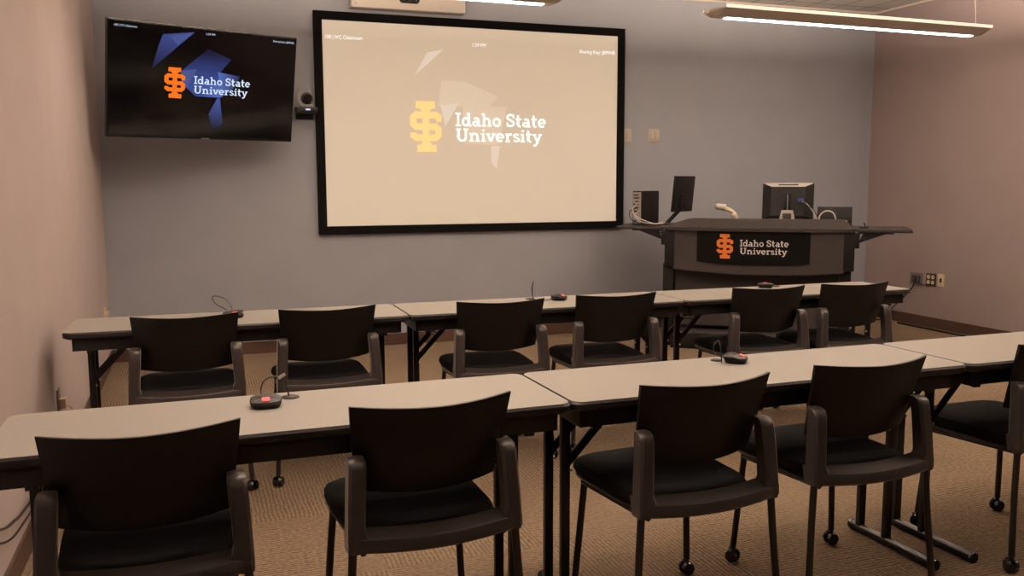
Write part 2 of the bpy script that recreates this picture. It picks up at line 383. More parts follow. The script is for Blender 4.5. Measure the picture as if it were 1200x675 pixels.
BK = (.001, .001, .003)
def facet(q, m, P=PT):
    f = MB(); put_poly(f, q, P); return f.obj('display_shape', m, tv, smooth=False)
facet([(-.316, .318), (-.10, .353), (-.298, .168), (-.389, .08), (-.345, .24)], grad_mat('display_blue_a', BK, (.05, .08, .33), 2, .06, .42))
facet([(-.27, .312), (-.125, .342), (-.215, .255)], tvm('display_blue_b', (.08, .12, .36), .7), PT2)
facet([(-.185, .085), (.0, .249), (.17, .19), (.073, .073), (.095, -.07), (-.087, -.081), (-.16, -.02)], grad_mat('display_blue_c', (.03, .06, .27), (.002, .004, .03), 2, .02, .22))
facet([(.073, .095), (.24, .075), (.178, -.033), (.095, -.085)], grad_mat('display_blue_d', (.08, .14, .45), BK, 0, .08, .26), PT2)
facet([(-.187, .085), (-.076, .105), (-.15, -.03), (-.185, -.024)], tvm('display_blue_e', (.08, .12, .36), .7), PT2)
facet([(-.1, .0), (.1, .0), (.125, -.035), (.09, -.085), (-.08, -.085)], grad_mat('display_blue_f', (.02, .04, .2), (.08, .14, .48), 0, -.1, .1), PT2)
facet([(.075, -.09), (.015, -.204), (.05, -.33), (.12, -.27), (.095, -.09)], grad_mat('display_blue_g', BK, (.05, .09, .32), 2, -.32, -.09))
lg = MB(); is_logo(lg, -.304, -.105, -.158, .104, PT3); o = lg.obj('logo', tvm('display_orange', (1, .19, .008), .95), tv, smooth=False); o['label'] = 'bright orange interlocked letter emblem'
tw = tvm('display_white', (.72, .84, 1), .95)
lg = MB(); slab_text(lg, 'Idaho State', -.100, .002, .318, .054, PT3); slab_text(lg, 'University', -.098, -.064, .298, .053, PT3); lg.obj('lettering', tw, tv, smooth=False)
plain_text('caption', '108 | IVC Classroom', -.637, .343, -.488, .013, PT3, tw, tv)
plain_text('caption', '1:29 PM', -.023, .343, .043, .013, PT3, tw, tv)
plain_text('caption', 'Sharing Key: JEPPHR', .478, .343, .645, .013, PT3, tw, tv)

# ---------------------------------------------------------------- camera on the wall, projector bar, plates
cm = thing('video_camera', 'small dark conference camera on the wall between television and screen', 'camera', (.885, YB-.10, 1.93))
MB().box((0, .0, .03), (.17, .15, .05), bev=.012).box((0, .075, .02), (.12, .05, .03)).obj('base', 'dark', cm)
MB().box((.01, -.0755, .032), (.035, .004, .012), bev=.001).obj('indicator_light', 'led', cm)
yk = MB().tube(smooth_path([(-.045, -.03, .195), (-.064, -.03, .16), (-.062, -.03, .10), (-.03, -.03, .066), (.05, -.03, .060)]), .013)
yk.obj('yoke', 'silver', cm)
MB().sph((.012, -.01, .125), .048, (1, 1, 1), 28).obj('head', 'darkgrey', cm)
MB().cyl((.012, -.045, .122), (.012, -.066, .120), .034, .032, 28).obj('lens', 'lens', cm)
MB().box((0, .090, -.01), (.14, .02, .05), bev=.004).obj('bracket', 'dark', cm)
pb = thing('projector', 'white wall projector above the big screen with dark oval window', 'projector', (1.742, YB, 2.786))
MB().box((0, -.06, .14), (.955, .12, .28), bev=.008).obj('body', 'white', pb)
ov = MB(); pts = arc(-.055, 0, .03, .03, 90, 270, 10)+arc(.055, 0, .03, .03, -90, 90, 10)
ov.prism(pts, (0, -.1195, .082), (1, 0, 0), (0, 0, 1), (0, -.004, 0)); wn = ov.obj('sensor_window', 'dark', pb)
for x in (-.05, 0, .05): MB().cyl((x, -.1225, .082), (x, -.1275, .082), .019, .017, 20).obj('lens', 'lens', wn)
MB().box((-.44, -.121, .03), (.025, .003, .008)).obj('badge', 'silver', pb)

def plate(name, label, c, w, h, m, face, cat='wall plate'):
    """wall plate; face gives the outward normal"""
    t = thing(name, label, cat, c, {'back': 0, 'right': -pi/2, 'left': pi/2}[face])
    MB().box((0, -.004, 0), (w, .008, h), bev=.002).obj('cover', m, t)
    return t
t = plate('light_switch', 'cream wall plate close beside the big screen frame', (3.80, YB, 1.812), .075, .118, 'ivory', 'back', 'switch')
MB().box((0, -.009, 0), (.033, .006, .067), bev=.0015).obj('rocker', 'ivory', t)
t = plate('light_switch', 'cream double wall plate standing alone right of the screen', (4.072, YB, 1.812), .114, .118, 'ivory', 'back', 'switch')
for x in (-.023, .023): MB().box((x, -.009, 0), (.033, .006, .067), bev=.0015).obj('rocker', 'ivory', t)
gp_ = t = plate('outlet_plate', 'grey metal wall plate with black cord plugged in on the right wall', (XR, 6.755, .447), .155, .12, 'grey_plate', 'right', 'wall plate')
for x in (-.04, .0, .04): MB().box((x, -.0095, .0), (.026, .004, .07), bev=.001).obj('insert', 'darkgrey', t)
t = plate('power_outlet', 'dark brown wall outlet with four round cream sockets', (XR, 6.573, .456), .118, .12, 'brown_plate', 'right', 'outlet')
for x in (-.027, .027):
    for z in (-.025, .025):
        s_ = MB().cyl((x, -.008, z), (x, -.0125, z), .019, .018, 20).obj('socket', 'cream_plate', t)
        MB().box((x-.006, -.0128, z+.003), (.003, .001, .009)).box((x+.006, -.0128, z+.003), (.003, .001, .009)).obj('slot', 'hole', s_)
t = plate('network_plate', 'yellowish cream wall plate with small dark jack on right wall', (XR, 6.453, .461), .078, .12, 'cream_plate', 'right', 'wall plate')
MB().box((0, -.0095, 0), (.022, .004, .04), bev=.001).obj('jack', 'hole', t)
t = plate('power_outlet', 'cream outlet with white plug low on the left wall behind the near table', (XL, 4.62, .36), .075, .118, 'grey_plate', 'left', 'outlet')
MB().box((0, -.022, -.01), (.04, .03, .05), bev=.006).obj('plug', 'cream_plate', t)
MB().tube(smooth_path([(0, -.034, -.02), (0, -.06, -.05), (.0, -.04, -.16), (-.01, -.02, -.26)]), .0035).obj('cord', 'white_cable', t)
t = plate('power_outlet', 'small cream outlet on the left wall right by the far corner', (XL, 7.07, .43), .075, .118, 'cream_plate', 'left', 'outlet')
MB().box((0, -.02, .01), (.03, .025, .035), bev=.004).obj('plug', 'cream_plate', t)
# cords
pc_ = (MB().tube(smooth_path([(XR-.014, 6.755, .475), (XR-.05, 6.75, .45), (XR-.045, 6.745, .385), (XR-.045, 6.86, .26), (XR-.045, 6.99, .145), (XR-.06, 7.10, .02), (XR-.30, 7.05, .008), (XR-.75, 6.95, .008)]), .0065).obj('cord', 'cable'))
bpy.context.view_layer.update(); pc_.parent = gp_; pc_.matrix_parent_inverse = gp_.matrix_world.inverted()
tc_ = (MB().tube(smooth_path([(XR-.012, 6.77, .44), (XR-.03, 6.69, .415), (XR-.025, 6.60, .395), (XR-.012, 6.59, .385)]), .0035).obj('lead', 'cable'))
tc_.parent = gp_; tc_.matrix_parent_inverse = gp_.matrix_world.inverted()
tag(MB().box((XR-.11, 6.0, .007), (.03, 1.7, .014), bev=.005).obj('floor_cord_cover', 'dark'), 'long dark cord cover on the carpet along the right wall', 'cord cover')
tag(MB().tube(smooth_path([(XL+.01, 2.80, .42), (XL+.02, 2.95, .345), (XL+.02, 3.113, .293), (XL+.02, 3.215, .263), (XL+.02, 3.327, .242), (XL+.02, 3.473, .217), (XL+.016, 3.8, .19), (XL+.013, 4.3, .22), (XL+.02, 4.60, .30)]), .005).obj('wall_cord', 'cable'), 'upper black cord drooping along the left wall under the near table', 'cord')
tag(MB().tube(smooth_path([(XL+.01, 2.80, .39), (XL+.02, 2.95, .305), (XL+.02, 3.10, .253), (XL+.02, 3.20, .22), (XL+.02, 3.31, .194), (XL+.02, 3.45, .178), (XL+.016, 3.8, .15), (XL+.013, 4.3, .16)]), .004).obj('wall_cord', 'cable'), 'lower thinner black cord drooping along the left wall under the near table', 'cord')

# ---------------------------------------------------------------- pendant lights
def pendant(label, loc, rz, group):
    t = thing('pendant_light', label, 'lamp', loc, rz, group)
    Lh = 1.245; wb = .04; wt = .135
    body = MB()
    sec = lambda x, k: [(x, -wb*k, 0), (x, wb*k, 0), (x, wt*k, .042), (x, wt*k, .050), (x, wb*k*.6, .056), (x, -wb*k*.6, .056), (x, -wt*k, .050), (x, -wt*k, .042)]
    body.loft([sec(-Lh+.055, 1), sec(Lh-.055, 1)])
    def tip(s):
        a = sec(s*(Lh-.055), 1); z = [(s*Lh, y*.25, .022+zz*.5) for _, y, zz in a]
        body.loft([a, z])
    tip(1); tip(-1)
    body.obj('body', 'lampwhite', t, smooth=False)
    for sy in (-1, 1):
        g = MB().box((0, sy*(wt+.003), .053), (2*Lh-.11, .007, .022), bev=.002).obj('edge_glow', 'edgeglow', t, smooth=False); g['label'] = 'cream edge lip with caught up-light painted as a soft glow'
    for s in (-1, 1):
        x = s*.565+.01
        MB().box((x, 0, -.0035), (1.10, .05, .005), bev=.001).obj('diffuser', 'tube', t, smooth=False)
        if True:
            MB().cyl((s*1.12, -.05, .055), (s*1.12, 0, CZ-loc[2]-.01), .0018, n=6).obj('hanging_wire', 'chrome', t)
        MB().cyl((s*1.12, 0, CZ-loc[2]-.02), (s*1.12, 0, CZ-loc[2]), .05, n=20).obj('ceiling_cup', 'lampwhite', t)
        ld = bpy.data.lights.new('tube_light', 'AREA'); ld.shape = 'RECTANGLE'; ld.size = 1.09; ld.size_y = .045; ld.energy = LAMP_DOWN; ld.color = LAMP_COL
        lo = bpy.data.objects.new('tube_light', ld); COL.objects.link(lo); lo.parent = t; lo.location = (x, 0, -.0075)
    ld = bpy.data.lights.new('up_light', 'AREA'); ld.shape = 'RECTANGLE'; ld.size = 1.9; ld.size_y = .07; ld.energy = LAMP_UP; ld.color = LAMP_COL
    lo = bpy.data.objects.new('up_light', ld); COL.objects.link(lo); lo.parent = t; lo.location = (0, 0, .066); lo.rotation_euler = (pi, 0, 0)
    return t
arot = math.atan2(.054, 2.389)
pendant('long white pendant light hanging in full view at upper right', (4.58, 5.42, 2.495), arot, None)
pendant('white pendant light at the top edge above the projection screen, only its end in view', (1.01, 5.36, 2.500), arot, None)
for x, y in ((.75, 2.5), (4.5, 2.2)):  # added fixtures, never in view, put in for the room's light
    pendant('unseen white pendant light added above the view to light the room', (x, y, 2.48), 0, 'added pendant lights outside the view')

# ---------------------------------------------------------------- lectern desk
A = math.radians(-39)
OX_, OY_ = 3.72, 6.60
pd = thing('lectern_desk', 'wide dark speckled lectern desk standing in the right corner with a black university sign', 'desk', (OX_, OY_, 0), A)
BW = 1.49; DZ = 1.012; TKK = .027; DP = .70
def bow(x): return -.07*(1-((x-BW/2)/(BW/2))**2)
N = 24
# front fascia: bowed panel with an arched lower edge
xs = [.075+(BW-.15)*i/N for i in range(N+1)]
def fascia(z_top, zb, y_off, th, xs, m, name, parent=None):
    mb = MB()
    mb.loft([[(x, bow(x)+y_off, zb(x)), (x, bow(x)+y_off, z_top), (x, bow(x)+y_off+th, z_top), (x, bow(x)+y_off+th, zb(x))] for x in xs])
    return mb.obj(name, m, parent or pd)
zbot = lambda x: .675-.038*(1-((x-BW/2)/(BW/2))**2)
fascia(DZ-TKK, zbot, 0, .025, xs, 'laminate', 'front_panel')
fascia(.690, lambda x: zbot(x)-.012, .004, .03, [x for x in xs], 'ptrim', 'lower_edge')
for s, x0 in ((0, 0), (1, BW-.085)):
    ck = MB().box((x0+.0425, .035, (.69+DZ-TKK)/2-.005), (.085, .10, DZ-TKK-.68), bev=.006).obj('cheek_panel', 'ptrim', pd)
# side panels
for x in (.012, BW-.012):
    MB().prism([(.06, .70), (.06, DZ-TKK), (DP, DZ-TKK), (DP, .60), (.45, .70)], (x-.012, 0, 0), (0, 1, 0), (0, 0, 1), (.024, 0, 0)).obj('side_panel', 'laminate', pd, smooth=False)
    MB().box((x+(.012 if x < 1 else -.05), .10, .35), (.09, .09, .70), bev=.004).obj('leg', 'ptrim', pd)
    MB().box((x+(.012 if x < 1 else -.03), DP-.06, .35), (.07, .07, .70), bev=.004).obj('leg', 'ptrim', pd)
MB().box((BW/2-.0, .11, .43), (BW-.16, .02, .50)).obj('back_panel', 'laminate', pd, smooth=False)
MB().box((BW/2, DP-.02, .55), (BW-.05, .02, .85)).obj('rear_panel', 'ptrim', pd, smooth=False)
pl = MB().box((BW/2+.02, .25, .065), (BW-.10, .62, .13), bev=.006).obj('plinth', 'ptrim', pd)
MB().box((BW/2+.02, .235, .136), (BW-.14, .60, .012), bev=.003).obj('plinth_top', 'darkgrey', pd)
MB().box((BW/2+.02, .27, .19), (BW-.2, .04, .10)).obj('lower_rail', 'ptrim', pd, smooth=False)
# counter slab with bowed front
mb = MB(); xx = [BW*i/N for i in range(N+1)]
poly = [(x, bow(x)-.025) for x in xx]+[(BW, DP), (0, DP)]
mb.prism(poly, (0, 0, DZ-TKK), (1, 0, 0), (0, 1, 0), (0, 0, TKK)); mb.obj('counter_top', 'psurf', pd, smooth=False)
# raised hood around the work surface
hz = .073
xh = [-.01+.01+(BW-.02)*i/N for i in range(N+1)]
def hoodz(x):
    l = min(1, max(0, (x-.0)/.2)); r = min(1, max(0, (BW-.015-x)/.07)); return DZ+.006+(hz-.006)*min(l, r)
mb = MB(); mb.loft([[(x, bow(x)*.8+.03, DZ), (x, bow(x)*.8+.045, hoodz(x)), (x, bow(x)*.8+.11, hoodz(x)), (x, bow(x)*.8+.12, DZ)] for x in xh]); mb.obj('raised_hood', 'laminate', pd)
# flip shelves
for s in (-1, 1):
    x0, x1 = (-.418, -.004) if s < 0 else (BW+.004, 1.902)
    MB().box(((x0+x1)/2, .30, DZ-.0125), (x1-x0, .60, .025), bev=.005).obj('flip_shelf', 'psurf', pd)
    bx = 0 if s < 0 else BW
    br = MB(); br.box((bx+s*.017, .03, .92), (.034, .035, .12), bev=.004)
    br.prism([(0, .90), (s*.20, .975), (s*.22, .985), (s*.04, .985), (s*.015, .93)][::1], (bx+s*.02, .02, 0), (1, 0, 0), (0, 0, 1), (0, .02, 0))
    br.box((bx+s*.15, .03, .982), (.26, .03, .012)); br.obj('shelf_bracket', 'steel', pd)
    MB().prism([(s*.03, .88), (s*.17, .97), (s*.185, .97), (s*.045, .872)], (bx, .5, 0), (1, 0, 0), (0, 0, 1), (0, .02, 0)).obj('shelf_bracket', 'steel', pd)
MB().box((BW+.06, .05, DZ+.012), (.07, .03, .012), bev=.003).cyl((BW+.075, .05, DZ+.018), (BW+.06, .05, DZ+.05), .005).obj('shelf_latch', 'steel', pd)
# sign
sg = fascia(.985, lambda x: .732-.020*(1-((x-.71)/.44)**2), -.008, .007, [.272+.888*i/16 for i in range(17)], 'signblack', 'sign')
sg['label'] = 'black sign panel with orange emblem and white lettering'
def PG(x, y, k): return Vector((x, bow(x)-.0082-.0012*k, y))
lg = MB(); is_logo(lg, .434, .764, .567, .963, PG); lg.obj('logo', 'signorange', sg, smooth=False)
lg = MB(); slab_text(lg, 'Idaho State', .617, .866, .998, .052, PG); slab_text(lg, 'University', .620, .803, .985, .051, PG); lg.obj('lettering', 'signwhite', sg, smooth=False)

# things standing on the lectern desk (positions are in the desk's own frame)
ca, sa = math.cos(A), math.sin(A)
def dk(x, y, z=0): return (OX_+x*ca-y*sa, OY_+x*sa+y*ca, z)
pc = thing('desktop_computer', 'small black computer tower with ports and cables on the left flip shelf', 'computer', dk(-.222, .30, DZ), A-.42)
MB().box((0, 0, .15), (.095, .26, .29), bev=.004).obj('case', 'dark', pc)
MB().box((0, -.1315, .15), (.08, .004, .27)).obj('rear_panel', 'silver', pc, smooth=False)
for i, (z, w) in enumerate(((.26, .05), (.235, .05), (.205, .03), (.18, .05), (.15, .04), (.12, .055))):
    MB().box((-.008+.004*(i % 3), -.1345, z), (w, .005, .012)).obj('port', 'hole' if i % 2 else 'darkgrey', pc, smooth=False)
MB().box((-.02, -.137, .035), (.03, .01, .02)).obj('port', 'blue', pc, smooth=False)
def adopt(o, parent):
    bpy.context.view_layer.update()
    o.parent = parent; o.matrix_parent_inverse = parent.matrix_world.inverted(); return o
def pdlocal_tube(parent, name, pts, r, m):
    return adopt(MB().tube(smooth_path([dk(*p) for p in pts]), r).obj(name, m), parent)
pdlocal_tube(pc, 'cable', [(-.27, .17, 1.20), (-.31, .15, 1.15), (-.27, .13, 1.09), (-.18, .12, 1.05), (-.10, .12, 1.03), (-.04, .14, 1.05)], .0045, 'white_cable')
pdlocal_tube(pc, 'cable', [(-.25, .17, 1.14), (-.29, .14, 1.10), (-.22, .11, 1.045), (-.12, .11, 1.030), (-.03, .13, 1.033)], .004, 'white_cable')
pdlocal_tube(pc, 'cable', [(-.27, .17, 1.17), (-.335, .16, 1.13), (-.31, .14, 1.06), (-.20, .14, 1.022), (-.06, .15, 1.022)], .004, 'cable')
# monitor seen nearly from behind at an angle
m1 = thing('monitor', 'thin black monitor turned sideways beside the small computer tower', 'monitor', dk(.02, .44, DZ), A)
R1 = Matrix.Rotation(1.13, 3, 'Z') @ Matrix.Rotation(.10, 3, 'X')
c1 = Vector((.062, -.02, .268))
MB().box(c1, (.30, .022, .31), R=R1, bev=.004).obj('screen_back', 'dark', m1)
MB().box(c1+R1 @ Vector((0, .012, 0)), (.28, .003, .29), R=R1).obj('display', 'lens', m1)
MB().box(c1+R1 @ Vector((0, -.017, -.06)), (.12, .018, .12), R=R1, bev=.004).obj('rear_housing', 'ptrim', m1)
nk = MB(); q0 = c1+R1 @ Vector((0, -.03, -.085)); q1 = Vector((-.07, -.06, .012))
nk.cyl(q0, q1, .017).obj('stand_arm', 'dark', m1)
MB().box((-.045, -.06, .008), (.11, .14, .014), bev=.005).obj('stand_foot', 'dark', m1)
# second monitor, its back to the room
m2 = thing('monitor', 'square black monitor seen from behind in the middle of the lectern desk', 'monitor', dk(.96, .42, DZ), A)
Rt = Matrix.Rotation(-.16, 3, 'X')
c2 = Vector((0, 0, .205))
mb = MB(); w2, h2 = .207, .155
F = [Vector(v) for v in ((-w2, .02, -h2), (w2, .02, -h2), (w2, .02, h2), (-w2, .02, h2))]
G = [Vector(v) for v in ((-w2, 0, -h2), (w2, 0, -h2), (w2, 0, h2), (-w2, 0, h2))]
H = [Vector(v) for v in ((-w2*.66, -.035, -h2*.8), (w2*.66, -.035, -h2*.8), (w2*.66, -.035, h2*.76), (-w2*.66, -.035, h2*.76))]
mb.loft([[c2+Rt @ v for v in R_] for R_ in (F, G, H)]); mb.obj('screen_back', 'dark', m2, smooth=False)
MB().box(c2+Rt @ Vector((0, .0215, 0)), (.39, .003, .29), R=Rt).obj('display', 'lens', m2)
tp = MB(); tp.loft([[c2+Rt @ Vector(v) for v in ((-w2+.006, -.003, h2-.002), (w2-.006, -.003, h2-.002), (w2*.64, -.0365, h2*.775), (-w2*.64, -.0365, h2*.775))],
                   [c2+Rt @ Vector(v) for v in ((-w2+.006, -.001, h2+.002), (w2-.006, -.001, h2+.002), (w2*.64, -.0345, h2*.775+.004), (-w2*.64, -.0345, h2*.775+.004))]])
o = tp.obj('top_vent', 'silver', m2, smooth=False); o['label'] = 'grey sloping upper vent band'
MB().box(c2+Rt @ Vector((0, -.022, h2*.90)), (.16, .004, .012), R=Rt @ Matrix.Rotation(-.75, 3, 'X')).obj('vent_slot', 'hole', m2)
MB().box((0, -.06, .19), (.055, .02, .17), bev=.004).obj('stand_rail', 'dark', m2)
MB().box((0, -.073, .20), (.006, .006, .13)).obj('rail_highlight', 'chrome', m2, smooth=False)
st = MB(); st.loft([[(-.075, -.10, .008), (.075, -.10, .008), (.075, -.07, .008), (-.075, -.07, .008)], [(-.045, -.085, .135), (.045, -.085, .135), (.045, -.07, .135), (-.045, -.07, .135)]])
st.obj('stand_column', 'silver', m2, smooth=False)
MB().box((0, -.098, .085), (.07, .012, .05), bev=.003).obj('stand_cover', 'darkgrey', m2)
MB().box((0, -.02, .007), (.22, .19, .013), bev=.005).obj('stand_foot', 'silver', m2)
pg = MB().box((.105, -.055, .215), (.045, .03, .032), bev=.004).obj('plug', 'blue', m2); pg['label'] = 'blue plug'
pdlocal_tube(m2, 'cable', [(1.075, .355, 1.22), (1.11, .33, 1.20), (1.15, .33, 1.16), (1.185, .34, 1.10), (1.20, .34, 1.03)], .005, 'white_cable')
pdlocal_tube(m2, 'cable', [(1.07, .35, 1.235), (1.12, .31, 1.19), (1.17, .30, 1.15), (1.21, .30, 1.08), (1.23, .30, 1.02)], .004, 'cable')
pdlocal_tube(m2, 'cable', [(1.215, .28, 1.02), (1.215, .28, 1.09), (1.24, .28, 1.13), (1.28, .28, 1.145), (1.32, .28, 1.13), (1.34, .28, 1.09), (1.345, .28, 1.02)], .0055, 'white_cable')
m3 = thing('low_screen', 'low black touch screen standing beside the square monitor', 'screen', dk(1.335, .44, DZ), A)
MB().box((0, 0, .085), (.275, .02, .155), R=Matrix.Rotation(-.2, 3, 'X'), bev=.004).obj('panel', 'ptrim', m3)
MB().box((.0, -.03, .03), (.2, .05, .045), bev=.006).obj('stand', 'silver', m3)
# document camera
dc = thing('document_camera', 'small cream document camera head and arm on the lectern desk', 'camera', dk(.47, .42, DZ), A)
MB().box((.03, 0, .012), (.13, .12, .022), bev=.006).obj('base', 'dark', dc)
MB().tube(smooth_path([(.06, 0, .02), (.065, 0, .07), (.045, 0, .105), (.0, -.005, .135), (-.05, -.01, .150)]), .019, 12).obj('arm', 'cream_plate', dc)
MB().sph((.05, 0, .085), .028).obj('joint', 'white', dc)
MB().cyl((-.085, -.02, .160), (-.02, -.01, .150), .027, .030, 20).sph((-.085, -.02, .160), .027).obj('head', 'white', dc)

# ---------------------------------------------------------------- folding tables
TLN, TWD, TZ = 1.524, .4476, .7473
def rrect(x0, y0, x1, y1, r, n=6):
    P = []
    for cx, cy, a in ((x1-r, y1-r, 0), (x0+r, y1-r, 90), (x0+r, y0+r, 180), (x1-r, y0+r, 270)):
        P += arc(cx, cy, r, r, a, a+90, n)
    return P
def make_table():
    t = thing('folding_table', 'x', 'table')
    e = .003
    def slab(x, z0, z1, rr=.035): return MB().prism(rrect(x, x, TLN-x, TWD-x, rr), (0, 0, z0), (1, 0, 0), (0, 1, 0), (0, 0, z1-z0))
    slab(.005, TZ-.006, TZ).obj('tabletop', 'cream', t, smooth=False)
    mb = MB(); R_ = []
    for x, z in ((.012, TZ-.032), (.001, TZ-.024), (.0, TZ-.008), (.0045, TZ-.0015), (.02, TZ-.004)):
        R_.append([(a, b_, z) for a, b_ in rrect(x, x, TLN-x, TWD-x, .035)])
    mb.loft(R_); o = mb.obj('edge_band', 'edge', t); o['label'] = 'black rounded edge band'
    i = .036; ap = MB()
    for y in (i, TWD-i): ap.box((TLN/2, y+(.006 if y < .2 else -.006), TZ-.058), (TLN-2*i, .012, .058), bev=.002)
    for x in (i, TLN-i): ap.box((x+(.006 if x < .7 else -.006), TWD/2, TZ-.058), (.012, TWD-2*i, .058), bev=.002)
    ap.box((TLN/2, TWD/2, TZ-.040), (TLN-2*i, TWD-2*i, .012))
    ap.obj('apron', 'steel', t, smooth=False)
    for s, x in ((1, .085), (-1, TLN-.095)):
        for y in (.257, .395):
            MB().box((x, y, (.03+TZ-.05)/2), (.030, .022, TZ-.05-.03), bev=.003).obj('leg', 'steel', t)
            MB().sph((x+s*.016, y-.008, .46), .006, n=8).obj('rivet', 'chrome', t)
            br = MB().prism([(0, .50), (s*.19, .70), (s*.225, .70), (0, .462)], (x, y-.016, 0), (1, 0, 0), (0, 0, 1), (0, .008, 0)).obj('brace', 'steel', t, smooth=False)
        MB().cyl((x, .02, .020), (x, .437, .020), .018, n=18).obj('foot_bar', 'steel', t)
        for y in (.018, .439): MB().cyl((x, y-.006, .020), (x, y+.006, .020), .0195, n=18).obj('foot_cap', 'rubber', t)
        MB().cyl((x+s*.10, .24, .60), (x+s*.10, .41, .60), .005, n=10).obj('lock_rod', 'steel', t)
        MB().box((x+s*(-.06 if False else .02), .07, TZ-.095), (.03, .02, .018), bev=.003).obj('catch', 'steel', t)
    return t
tproto = make_table(); used = False
TL_ = {
 'a0': 'beige folding table at the far left in the row by the back wall',
 'a1': 'beige folding table in the middle of the far row below the projection screen',
 'a2': 'beige folding table at the right end of the far row before the lectern desk',
 'b0': 'beige folding table at the left end of the near row under a microphone',
 'b1': 'beige folding table in the middle of the near row, two chairs before it',
 'b2': 'beige folding table in the near row cut by the right edge'}
for key, (x0, y0, r_) in {'a': (-.5543, 4.1958, -.00901), 'b': (-.50209, 2.30476, .014095)}.items():
    for i in range(3):
        o = tproto if not used else copy_tree(tproto); used = True
        g = .003 if i else 0
        o.location = (x0+math.cos(r_)*(TLN*i+g*0), y0+math.sin(r_)*TLN*i, 0); o.rotation_euler = (0, 0, r_)
        o['label'] = TL_[key+str(i)]; o['group'] = 'folding tables in the far row' if key == 'a' else 'folding tables in the near row'

